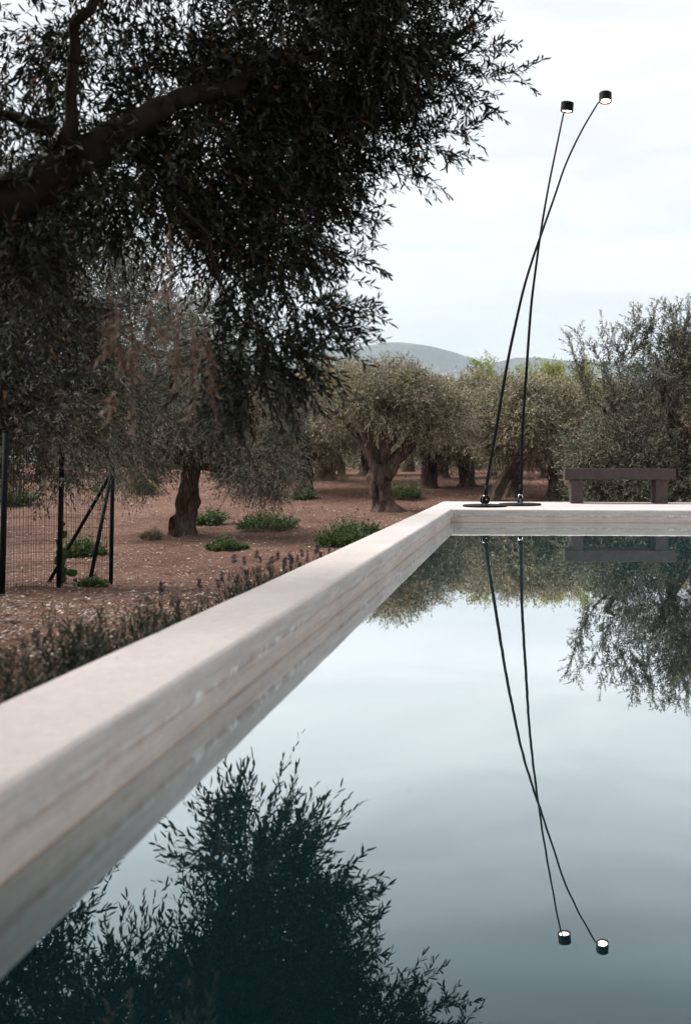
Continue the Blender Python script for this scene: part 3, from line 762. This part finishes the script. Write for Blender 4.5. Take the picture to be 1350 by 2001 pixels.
for i, (x, y, s_, src) in enumerate(((-6.0, -2.2, 1.15, varA), (-1.8, -6.5, 1.3, varB), (8.6, -2.5, 1.3, varB), (-9.5, 2.0, 1.1, varA))):  # unseen olives added around the camera to cut the sky light
    copy_tree(src, 'olive_tree', (x, y, float(gz(x, y))), i * 1.3, (s_, s_, s_), ('unseen olive tree added beyond the left edge, behind the near one', 'unseen olive tree added behind the camera end of the pool', 'unseen olive tree added right of the pool', 'unseen olive tree added far to the left of the fence')[i], GRP)
# young yellow-green trees behind the crowns
def fresh_tree(px, d, label, seed, h=4.6):
    x = (px - PX) / FPX * d
    olive_tree('young_tree', label, (x, d, float(gz(x, d))), h, [(0, 0, h * .66, .9, .9, h * .26, 1), (.5, 0, h * .55, .8, .8, h * .22, .7), (-.5, 0, h * .6, .7, .8, h * .22, .7)],
               (0, 0, h * .35), .12, .09, None, seed, 60, 20, .42, .45, 10, .13, .045, mat='fresh', up=.9, hang=0, group='yellow green young trees')
fresh_tree(962, 33, 'yellow green young tree rising behind the grove left of the lamp poles', 41, 5.3)
fresh_tree(1062, 31, 'yellow green young tree rising behind the grove right of the lamp poles', 43, 5.0)
fresh_tree(1108, 29, 'yellow green young tree at the left flank of the bushy tree', 47, 4.9)

# ------------------------------------------------------------------ near tree overhanging the pool wall
nb = Vector((-3.7, 2.7, float(gz(-3.7, 2.7))))
r_ = np.random.default_rng(123)
def nl(px, py, d, rx, ry, rz, w):
    p = at(px, py, d) - nb; return (p.x, p.y, p.z, rx, ry, rz, w)
near_lobes = [
    nl(560, 90, 4.1, .50, .55, .44, 2.4), nl(745, 70, 4.2, .32, .45, .34, 1.4), nl(410, 270, 3.8, .40, .5, .36, 2.2), nl(600, 255, 4.1, .30, .45, .26, 1.4),
    nl(250, 60, 3.8, .46, .55, .42, 1.15), nl(40, 60, 3.7, .45, .5, .40, .5), nl(515, 420, 3.8, .22, .35, .20, .9), nl(450, 450, 3.7, .22, .3, .16, .5), nl(500, 690, 3.35, .16, .22, .20, .40),
    nl(130, 330, 3.3, .36, .4, .16, .9), nl(300, 330, 3.4, .3, .35, .18, .8), nl(250, 400, 3.5, .18, .3, .10, .2), nl(40, 440, 3.2, .3, .3, .14, .5), nl(600, -260, 4.2, .7, .8, .7, 1.8), nl(330, -300, 3.6, .8, .8, .7, 1.8), nl(790, -120, 4.3, .36, .45, .36, .7), nl(30, -500, 3.0, 1.0, 1.2, .8, 1.8),
    (.6, -1.2, 3.3, 1.2, 1.0, .7, 1.8), (1.7, -1.4, 3.3, 1.0, .9, .5, 1.8), (2.3, -.7, 3.5, .8, .9, .5, 1.4), (-.6, .4, 3.5, 1.3, 1.2, .8, .9), (1.0, .2, 3.7, 1.2, 1.1, .7, 1.3), (1.4, -2.4, 3.0, 1.2, .9, .6, 1.8), (-.8, -1.0, 3.0, 1.1, 1.0, .8, .8),
    (1.2, -2.0, 2.2, .7, .7, .6, 1.2), (3.0, -1.9, 3.5, .8, .8, .35, 1.7), (2.7, -3.0, 3.3, .9, .8, .4, 1.7), (3.6, -3.4, 3.6, .8, .8, .35, 1.2), (.8, -3.4, 2.4, 1.0, 1.0, .8, 1.4), (2.2, -4.0, 3.0, 1.0, 1.0, .6, 1.2),  # unseen lobes around the camera, added to block sky and shade the wall
    nl(200, 520, 3.4, .22, .25, .10, .15), nl(40, 560, 3.3, .3, .3, .22, .4)]
tipspots = [(820, 110, 4.2, 945, 30), (830, 130, 4.2, 980, 85), (840, 155, 4.2, 1028, 140), (800, 120, 4.3, 920, 60), (860, 150, 4.2, 945, 205), (700, 240, 4.2, 850, 245), (780, 270, 4.2, 935, 248), (760, 270, 4.2, 900, 300),
            (690, 310, 4.2, 845, 350), (680, 320, 4.1, 800, 300), (620, 390, 3.9, 740, 435), (600, 370, 3.9, 715, 375), (570, 470, 3.7, 715, 515), (560, 510, 3.6, 665, 545), (580, 590, 3.4, 712, 602), (600, 620, 3.3, 700, 640), (580, 630, 3.25, 680, 685),
            (500, 640, 3.3, 555, 790), (470, 680, 3.3, 470, 858), (520, 680, 3.3, 600, 760), (440, 660, 3.3, 420, 770), (540, 650, 3.3, 620, 725), (480, 560, 3.4, 520, 690), (460, 540, 3.4, 440, 640), (540, 540, 3.5, 600, 630), (870, 20, 4.3, 950, -30), (760, 200, 4.2, 850, 190), (730, 150, 4.2, 860, 95)]
tO, tD, tL = up_shoots(tipspots, nb, 15, r_, .75, (.08, .2))
near_limbs = [(tuple(at(-420, 560, 2.75) - nb), tuple(at(130, 330, 3.1) - nb), .115, .075), (tuple(at(120, 335, 3.1) - nb), tuple(at(330, 205, 3.3) - nb), .075, .042), (tuple(at(320, 210, 3.3) - nb), tuple(at(640, 100, 3.9) - nb), .042, .014),
              (tuple(at(110, 330, 3.1) - nb), tuple(at(140, 120, 3.1) - nb), .034, .022), (tuple(at(140, 130, 3.1) - nb), tuple(at(210, -60, 3.1) - nb), .022, .012), (tuple(at(100, 260, 3.05) - nb), tuple(at(-60, 215, 3.0) - nb), .026, .016),
              (tuple(at(200, 265, 3.2) - nb), tuple(at(470, 420, 3.6) - nb), .028, .010), (tuple(at(330, 330, 3.3) - nb), tuple(at(480, 640, 3.35) - nb), .013, .004), (tuple(at(420, 160, 3.45) - nb), tuple(at(660, 330, 4.2) - nb), .020, .007), (tuple(at(560, 125, 3.6) - nb), tuple(at(850, 110, 4.3) - nb), .016, .006),
              ((.05, 0, 1.5), tuple(at(-420, 560, 2.75) - nb), .17, .115)]
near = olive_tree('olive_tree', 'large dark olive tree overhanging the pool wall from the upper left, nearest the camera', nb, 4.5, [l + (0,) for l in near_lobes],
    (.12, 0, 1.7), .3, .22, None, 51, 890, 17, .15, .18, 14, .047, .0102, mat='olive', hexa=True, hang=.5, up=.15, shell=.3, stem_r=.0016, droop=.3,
    shoots=[(tO, tD, tL, 18, .12)], limbs_to=near_limbs, group=GRP, bark_mat='bark_shaded')
# dead brown sprays hanging below the near crown
O = []; D = []; L = []
for (x, y0, y1, d) in [(350, 600, 790, 2.0), (375, 640, 835, 2.05), (395, 660, 800, 2.0), (240, 600, 780, 1.95), (215, 560, 730, 2.0), (300, 560, 690, 2.0), (255, 640, 820, 1.95), (330, 480, 640, 2.1)]:
    p0 = at(x, y0 - 40, d) - nb; p1 = at(x + r_.uniform(-15, 20), y1, d) - nb; v = p1 - p0
    O.append(p0); D.append(v); L.append(v.length)
    for j in range(7):
        f = r_.uniform(.2, .95); O.append(p0 + v * f); D.append(v.normalized() + Vector(r_.normal(0, .35, 3))); L.append(r_.uniform(.04, .10))
O, D, L = np.array(O), np.array(D), np.array(L)
V, F = join_np([twigs_to_leaves(O, D, L, 9, .034, .006, r_, .0, False, .45, .25), stems(O, D, L, .0018, 0)])
dead = link_mesh('dead_twigs', np_mesh('dead_twigs', V, F), M['olive_dry'], near); dead['label'] = 'dry brown sprays hanging from the near crown'; dead['kind'] = 'stuff'

# ------------------------------------------------------------------ wire fence
fence = tag(empty('wire_fence', (-4.53, 8.5, float(gz(-4.53, 8.5)))), 'dark green wire mesh fence with slim posts and two corner braces at the left edge', 'fence')
fo = Vector(fence.location)
def gp(x, y, dz=0.0): return Vector((x, y, float(gz(x, y)) + dz))
posts = [(-3.70, 4.2), (-4.05, 6.0), (-4.235, 7.05), (-4.53, 8.5)]
FH = 1.30
for i, (x, y) in enumerate(posts + [(-6.5, 8.62)]):
    a = gp(x, y, -.15); b_ = gp(x, y, FH if i else FH)
    lean = Vector((.03, 0, 0)) if i in (1, 2) else Vector((.02, 0, 0))
    q = MB(); q.tube([a - fo, b_ + lean - fo], .021, 10); p = q.build('post', M['post'], fence, True)
    q = MB(); q.tube([b_ + lean - fo, b_ + lean + Vector((0, 0, .012)) - fo], [.024, .018], 10); q.build('cap', M['post'], p, True)
ctop = gp(-4.53, 8.5, FH - .06)
for (x, y) in ((-5.28, 8.56), (-4.40, 7.82)):
    q = MB(); q.tube([gp(x, y, -.06) - fo, ctop - fo + Vector((.015, -.02, 0))], .019, 10); q.build('brace', M['post'], fence, True)
wm = MB()
def panel(a, b_, sp=.05, vs=.10, h=1.22, r=.0012):
    L = math.dist(a, b_); n = int(L / sp)
    for i in range(n + 1):
        t = i / n; x = a[0] + (b_[0] - a[0]) * t; y = a[1] + (b_[1] - a[1]) * t
        z = float(gz(x, y)); wm.tube([Vector((x, y, z + .02)) - fo, Vector((x + .008 * math.sin(i), y, z + h)) - fo], r, 3, cap=False)
    for k in range(int(h / vs) + 1):
        P = []
        for i in range(0, 9):
            t = i / 8; x = a[0] + (b_[0] - a[0]) * t; y = a[1] + (b_[1] - a[1]) * t
            P.append(Vector((x, y, float(gz(x, y)) + .03 + k * vs)) - fo)
        wm.tube(P, r, 3, cap=False)
for a, b_ in zip(posts[:-1], posts[1:]): panel(a, b_)
panel(posts[-1], (-6.5, 8.62)); panel((-6.5, 8.62), (-8.4, 8.74))
w = wm.build('wire_mesh', M['wire'], fence); w['kind'] = 'stuff'

# ------------------------------------------------------------------ shrubs
def shrub(name, label, cat, px, py, wpx, hpx, seed, mat='shrub', ll=.05, lw=.03, n=None, squat=.5, group='low shrubs on the soil', K=9):
    p = ground_at(px, py); d = p.y; s = d / FPX; w = wpx * s / 2; h = hpx * s
    r = np.random.default_rng(seed)
    root = tag(empty(name, p), label, cat, group)
    n = n or int(60 + 500 * w * h / .1)
    n = min(n, 420)
    a = r.uniform(0, 6.28, n); rr = np.sqrt(r.uniform(0, 1, n)) * w
    O = np.stack([rr * np.cos(a), rr * np.sin(a) * .8, r.uniform(0, .35, n) * h * (1 - rr / w * .6)], 1)
    hn = 1 + 1.5 * vnoise(O[:, 0] / w * 2.5 + seed, O[:, 1] / w * 2.5, seed)
    D = np.stack([np.cos(a) * .6 * rr / w, np.sin(a) * .6 * rr / w, np.full(n, squat)], 1) + r.normal(0, .25, (n, 3)); D[:, 2] = np.abs(D[:, 2])
    L = h * .8 * hn * (1 - .5 * rr / w) * np.where(r.uniform(0, 1, n) < .12, 1.5, 1.0)
    V, F = join_np([twigs_to_leaves(O, D, L, K, ll, lw, r, .1, False, .9, .4)])
    link_mesh('foliage', np_mesh('foliage', V, F), M[mat], root)
    st = stems(O[::3], D[::3], L[::3], .003, .1)
    link_mesh('stem', np_mesh('stem', *st), M['bark'], root)['kind'] = 'stuff'
    return root
shrub('shrub', 'pale yellow green tuft on bare soil between fence corner and hollow-footed trunk', 'shrub', 281, 968, 36, 32, 1, 'shrub_pale', .06, .022, squat=1.0)
shrub('shrub', 'small green shrub growing against the right side of the hollow-footed trunk', 'shrub', 408, 1028, 44, 42, 2)
shrub('shrub', 'wide low green shrub on the open soil between the two nearest trunks', 'shrub', 526, 1036, 104, 44, 3)
shrub('shrub', 'small flat green shrub beyond the wide low one', 'shrub', 594, 977, 40, 24, 4)
shrub('shrub', 'tiny green tuft left of the small flat shrub', 'shrub', 515, 966, 24, 18, 5)
shrub('shrub', 'narrow creeping green shrub in front of the hollow-footed trunk', 'shrub', 446, 1082, 72, 22, 6)
shrub('shrub', 'larger green shrub growing against the pool wall, left half of a pair', 'shrub', 666, 1066, 70, 52, 7)
shrub('shrub', 'green shrub against the pool wall, right half of a pair', 'shrub', 706, 1050, 74, 42, 8)
shrub('shrub', 'green shrub at the right foot of the old forked olive trunk', 'shrub', 792, 976, 50, 38, 9)
shrub('shrub', 'green shrub seen through the wire fence near its corner', 'shrub', 165, 1092, 58, 40, 10)
shrub('shrub', 'dry greyish tuft left of the hollow-footed trunk', 'shrub', 296, 1056, 36, 22, 11, 'shrub_dry', .05, .008, squat=.8)
shrub('shrub', 'upright green shrub behind the wire fence at the left edge', 'shrub', 32, 992, 44, 48, 12, 'shrub', .06, .035)
shrub('shrub', 'thin yellowish weed beside the grey flared trunk', 'shrub', 667, 944, 18, 24, 13, 'shrub_pale', .08, .02, n=40, squat=1.4)
shrub('shrub', 'thin dry stalks on the soil left of the old forked trunk', 'shrub', 715, 986, 14, 34, 14, 'shrub_dry', .04, .006, n=10, squat=2.0)
shrub('shrub', 'small leafy weed at the foot of the fence', 'shrub', 182, 1158, 40, 22, 15, 'shrub', .04, .022)
shrub('shrub', 'small tuft of weeds just left of the bench leg beyond the platform', 'shrub', 1100, 976, 24, 40, 16, 'shrub_pale', .06, .025)
# climber on the fence: a few big round leaves on a stem
cl = tag(empty('climbing_vine', gp(-4.38, 7.35)), 'young vine with a few round leaves climbing the wire fence', 'vine')
q = MB(); q.tube([(0, 0, 0), (.03, 0, .2), (-.02, .0, .42), (.02, -.01, .62)], .005, 6); q.build('stem', M['bark'], cl, True)
lm = MB(); lm.add([(0, 0, 0), (.045, .012, .02), (.06, 0, .06), (.035, -.01, .10), (0, .01, .12), (-.035, -.01, .10), (-.06, 0, .06), (-.045, .012, .02), (0, -.008, .055)], [(8, i, (i + 1) % 8) for i in range(8)])
lme = lm.mesh('leaf'); lme.materials.append(M['shrub'])
for (x, z, s, a, t_) in [(-.04, .05, .9, .4, .8), (.05, .12, 1.0, -.5, -.9), (-.07, .22, 1.1, .3, 1.1), (.06, .3, .95, .2, -1.0), (-.05, .38, 1.0, -.3, .9), (.04, .47, .8, .4, -.7), (0, .58, .6, .1, .2), (.13, .1, .8, .2, -.5)]:
    o = link_mesh('leaf', lme, None, cl); o.location = (x, -.01, z); o.rotation_euler = (.4, t_, a); o.scale = (s, s, s)

# ------------------------------------------------------------------ lavender along the wall
def lav_proto(seed, n):
    r = np.random.default_rng(seed)
    a = r.uniform(0, 6.28, n); rr = np.sqrt(r.uniform(0, 1, n)) * .09
    O = np.stack([rr * np.cos(a), rr * np.sin(a), r.uniform(0, .03, n)], 1)
    D = np.stack([np.cos(a) * rr * 3.2, np.sin(a) * rr * 3.2, np.ones(n)], 1) + r.normal(0, .07, (n, 3))
    L = .34 * r.uniform(.65, 1.05, n)
    V, F = join_np([twigs_to_leaves(O, D, L, 34, .034, .0045, r, 0, False, .75, .22), stems(O, D, L, .0018, 0)])
    me = np_mesh('foliage', V, F); me.materials.append(M['lavender']); return me
lav_meshes = [lav_proto(60 + i, 58) for i in range(3)]
def spike_mesh(seed):
    r = np.random.default_rng(seed)
    O = np.stack([r.normal(0, .001, 46), r.normal(0, .001, 46), np.linspace(0, .042, 46)], 1)
    a = r.uniform(0, 6.28, 46); D = np.stack([np.cos(a), np.sin(a), np.full(46, .7)], 1)
    V, F = twigs_to_leaves(O, D, np.full(46, .007), 2, .010, .006, r, 0, False, .8, .2)
    s = stems(np.array([[0, 0, -.13]]), np.array([[0, 0, 1.]]), np.array([.15]), .0016, 0)
    V, F = join_np([(V, F), s]); me = np_mesh('flower_spike', V, F); me.materials.append(M['flower']); return me
spikes = [spike_mesh(80 + i) for i in range(3)]
ords = ['first', 'second', 'third', 'fourth', 'fifth', 'sixth', 'seventh', 'eighth', 'ninth', 'tenth', 'eleventh', 'twelfth', 'thirteenth', 'fourteenth', 'fifteenth', 'sixteenth', 'seventeenth', 'eighteenth']
ylist = [1.50, 1.72, 1.95, 2.17, 2.42, 2.70, 3.02, 3.38, 3.62, 3.84, 4.15, 4.60, 5.05]
for i, y in enumerate(ylist):
    x = -1.225 + random.uniform(-.03, .02); z = float(gz(x, y))
    top = np.interp(y, [1.5, 2.4, 3.0, 3.6, 4.2, 5.1], [.175, .165, .095, .115, .085, .035]) + random.uniform(-.03, .012)
    p = tag(empty('lavender_plant', (x, y, z), random.uniform(0, 6)), f'{ords[i]} grey green lavender clump from the camera along the outer side of the pool wall', 'lavender', 'lavender row outside the pool wall')
    sc = (top - z) / .34
    o = link_mesh('foliage', lav_meshes[i % 3], None, p); w_ = 1.15 if y < 2.7 else .9; o.scale = (w_, w_, sc)
    for k in range(random.choice([0, 1, 1, 2]) if y < 3.2 else 5):
        a = random.uniform(0, 6.28); rr = random.uniform(.02, .11)
        s = link_mesh('flower_spike', spikes[k % 3], None, p); s.location = (rr * math.cos(a), rr * math.sin(a), top - z + random.uniform(-.02, .05))
        s.rotation_euler = (random.uniform(-.15, .15), random.uniform(-.15, .15), a); k_ = random.uniform(.75, 1.05); s.scale = (k_, k_, k_)

# ------------------------------------------------------------------ stones and litter
def stone_shape(r):
    u = np.array([[1, 0, 0], [-1, 0, 0], [0, 1, 0], [0, -1, 0], [0, 0, 1], [0, 0, -1.]]) * r.uniform(.6, 1.3, (6, 3)) + r.normal(0, .18, (6, 3))
    return u
fo8 = np.array([[0, 2, 4], [2, 1, 4], [1, 3, 4], [3, 0, 4], [2, 0, 5], [1, 2, 5], [3, 1, 5], [0, 3, 5]])
r = np.random.default_rng(200)
n = 52000
dd = 3.2 + (34 - 3.2) * r.uniform(0, 1, n) ** 1.6
xx = np.where(r.uniform(0, 1, n) < .85, -dd * r.uniform(-.02, .72, n), dd * r.uniform(-.2, .2, n)) - .3
ok = ~((xx > -1.08) & (dd < 10.35)); dd = dd[ok]; xx = xx[ok]; n = len(dd)
keep = r.uniform(0, 1, n) < np.clip(.62 + 1.2 * fbm(xx * .8, dd * .8, 44, 3), .15, 1); dd = dd[keep]; xx = xx[keep]; n = len(dd)
sz = (.0050 + .016 * r.uniform(0, 1, n) ** 4) * np.clip(.75 + dd * .035, .8, 1.6)
base = np.stack([stone_shape(r) for _ in range(60)])[r.integers(0, 60, n)]
ang = r.uniform(0, 6.28, n); c_, s_ = np.cos(ang)[:, None], np.sin(ang)[:, None]
V = np.stack([base[..., 0] * c_ - base[..., 1] * s_, base[..., 0] * s_ + base[..., 1] * c_, base[..., 2] * .55], -1) * sz[:, None, None]
V += np.stack([xx, dd, gz(xx, dd) + sz * .15], -1)[:, None, :]
F = (np.arange(n)[:, None, None] * 6 + fo8[None]).reshape(-1, 3)
st = link_mesh('gravel', np_mesh('gravel', V.reshape(-1, 3), F), M['stone'])
tag(st, 'pale stone chips scattered over the reddish soil', 'gravel', kind='stuff')
# dry leaves and twigs lying about
n = 16000
dd = 3.2 + 20 * r.uniform(0, 1, n) ** 1.5; xx = -dd * r.uniform(.02, .72, n) - .5
ok = ~((xx > -1.1) & (dd < 10.35)); dd = dd[ok]; xx = xx[ok]; n = len(dd)
O = np.stack([xx, dd, gz(xx, dd) + .008], 1); D = np.stack([r.normal(0, 1, n), r.normal(0, 1, n), np.abs(r.normal(0, .12, n))], 1)
V, F = twigs_to_leaves(O, D, np.full(n, .01), 1, .05, .010, r, 0, False, .2, .15)
tag(link_mesh('leaf_litter', np_mesh('leaf_litter', V, F), M['olive_dry']), 'dry fallen olive leaves strewn over the soil', 'leaf litter', kind='stuff')
stones = [((262, 1078), .030, 'pale angular stone on the soil right of the fence corner, the left one of two'), ((293, 1098), .034, 'pale angular stone on the soil right of the fence corner, the right one of two'), ((263, 1162), .030, 'flat pale stone on the soil below the fence corner'),
          ((242, 1120), .028, 'small pale stone close to the fence corner post'), ((284, 1018), .035, 'pale flake of stone on the slope left of the hollow-footed trunk'), ((605, 1072), .034, 'pale stone left of the shrub pair by the pool wall'), ((20, 1225), .035, 'flat pale stone at the left edge in front of the fence'), ((498, 1082), .026, 'small white stone right of the creeping shrub')]
for (pp, s, lb) in stones:
    p = ground_at(*pp); me_v = stone_shape(r) * np.array([1.2, .8, .5]) * s
    me = np_mesh('stone', me_v, fo8); me.materials.append(M['stone'])
    o = link_mesh('stone', me); o.location = p + Vector((0, 0, s * .2)); o.rotation_euler = (0, 0, random.uniform(0, 6))
    b_ = o.modifiers.new('bevel', 'BEVEL'); b_.width = s * .15; b_.segments = 1
    tag(o, lb, 'stone', 'stones lying on the soil')

fl = np_mesh('floating_leaf', np.array([[-.004, 0, 0], [0, -.0016, .0006], [.004, 0, .0004], [0, .0016, .0006], [0, 0, .0012]]), np.array([[0, 1, 4], [1, 2, 4], [2, 3, 4], [3, 0, 4]]))
o = link_mesh('floating_leaf', fl, M['olive_dry']); o.location = (-.21, 1.465, .0005)
tag(o, 'tiny dry leaf floating alone on the bright water', 'leaf')
# ------------------------------------------------------------------ haze
m = bpy.data.materials.new('haze_air'); m.use_nodes = True; nt = m.node_tree; nt.nodes.clear()
vo = nt.nodes.new('ShaderNodeVolumePrincipled'); vo.inputs['Color'].default_value = (.76, .90, 1.0, 1); vo.inputs['Density'].default_value = .00024
vo.inputs['Anisotropy'].default_value = .0
ou = nt.nodes.new('ShaderNodeOutputMaterial'); nt.links.new(vo.outputs[0], ou.inputs['Volume'])
q = MB(); q.box((-5000, -5000, -25), (5000, 5000, 640))
hz_ = q.build('haze', m); tag(hz_, 'thin bluish air between the grove and the hills', 'haze', kind='stuff')
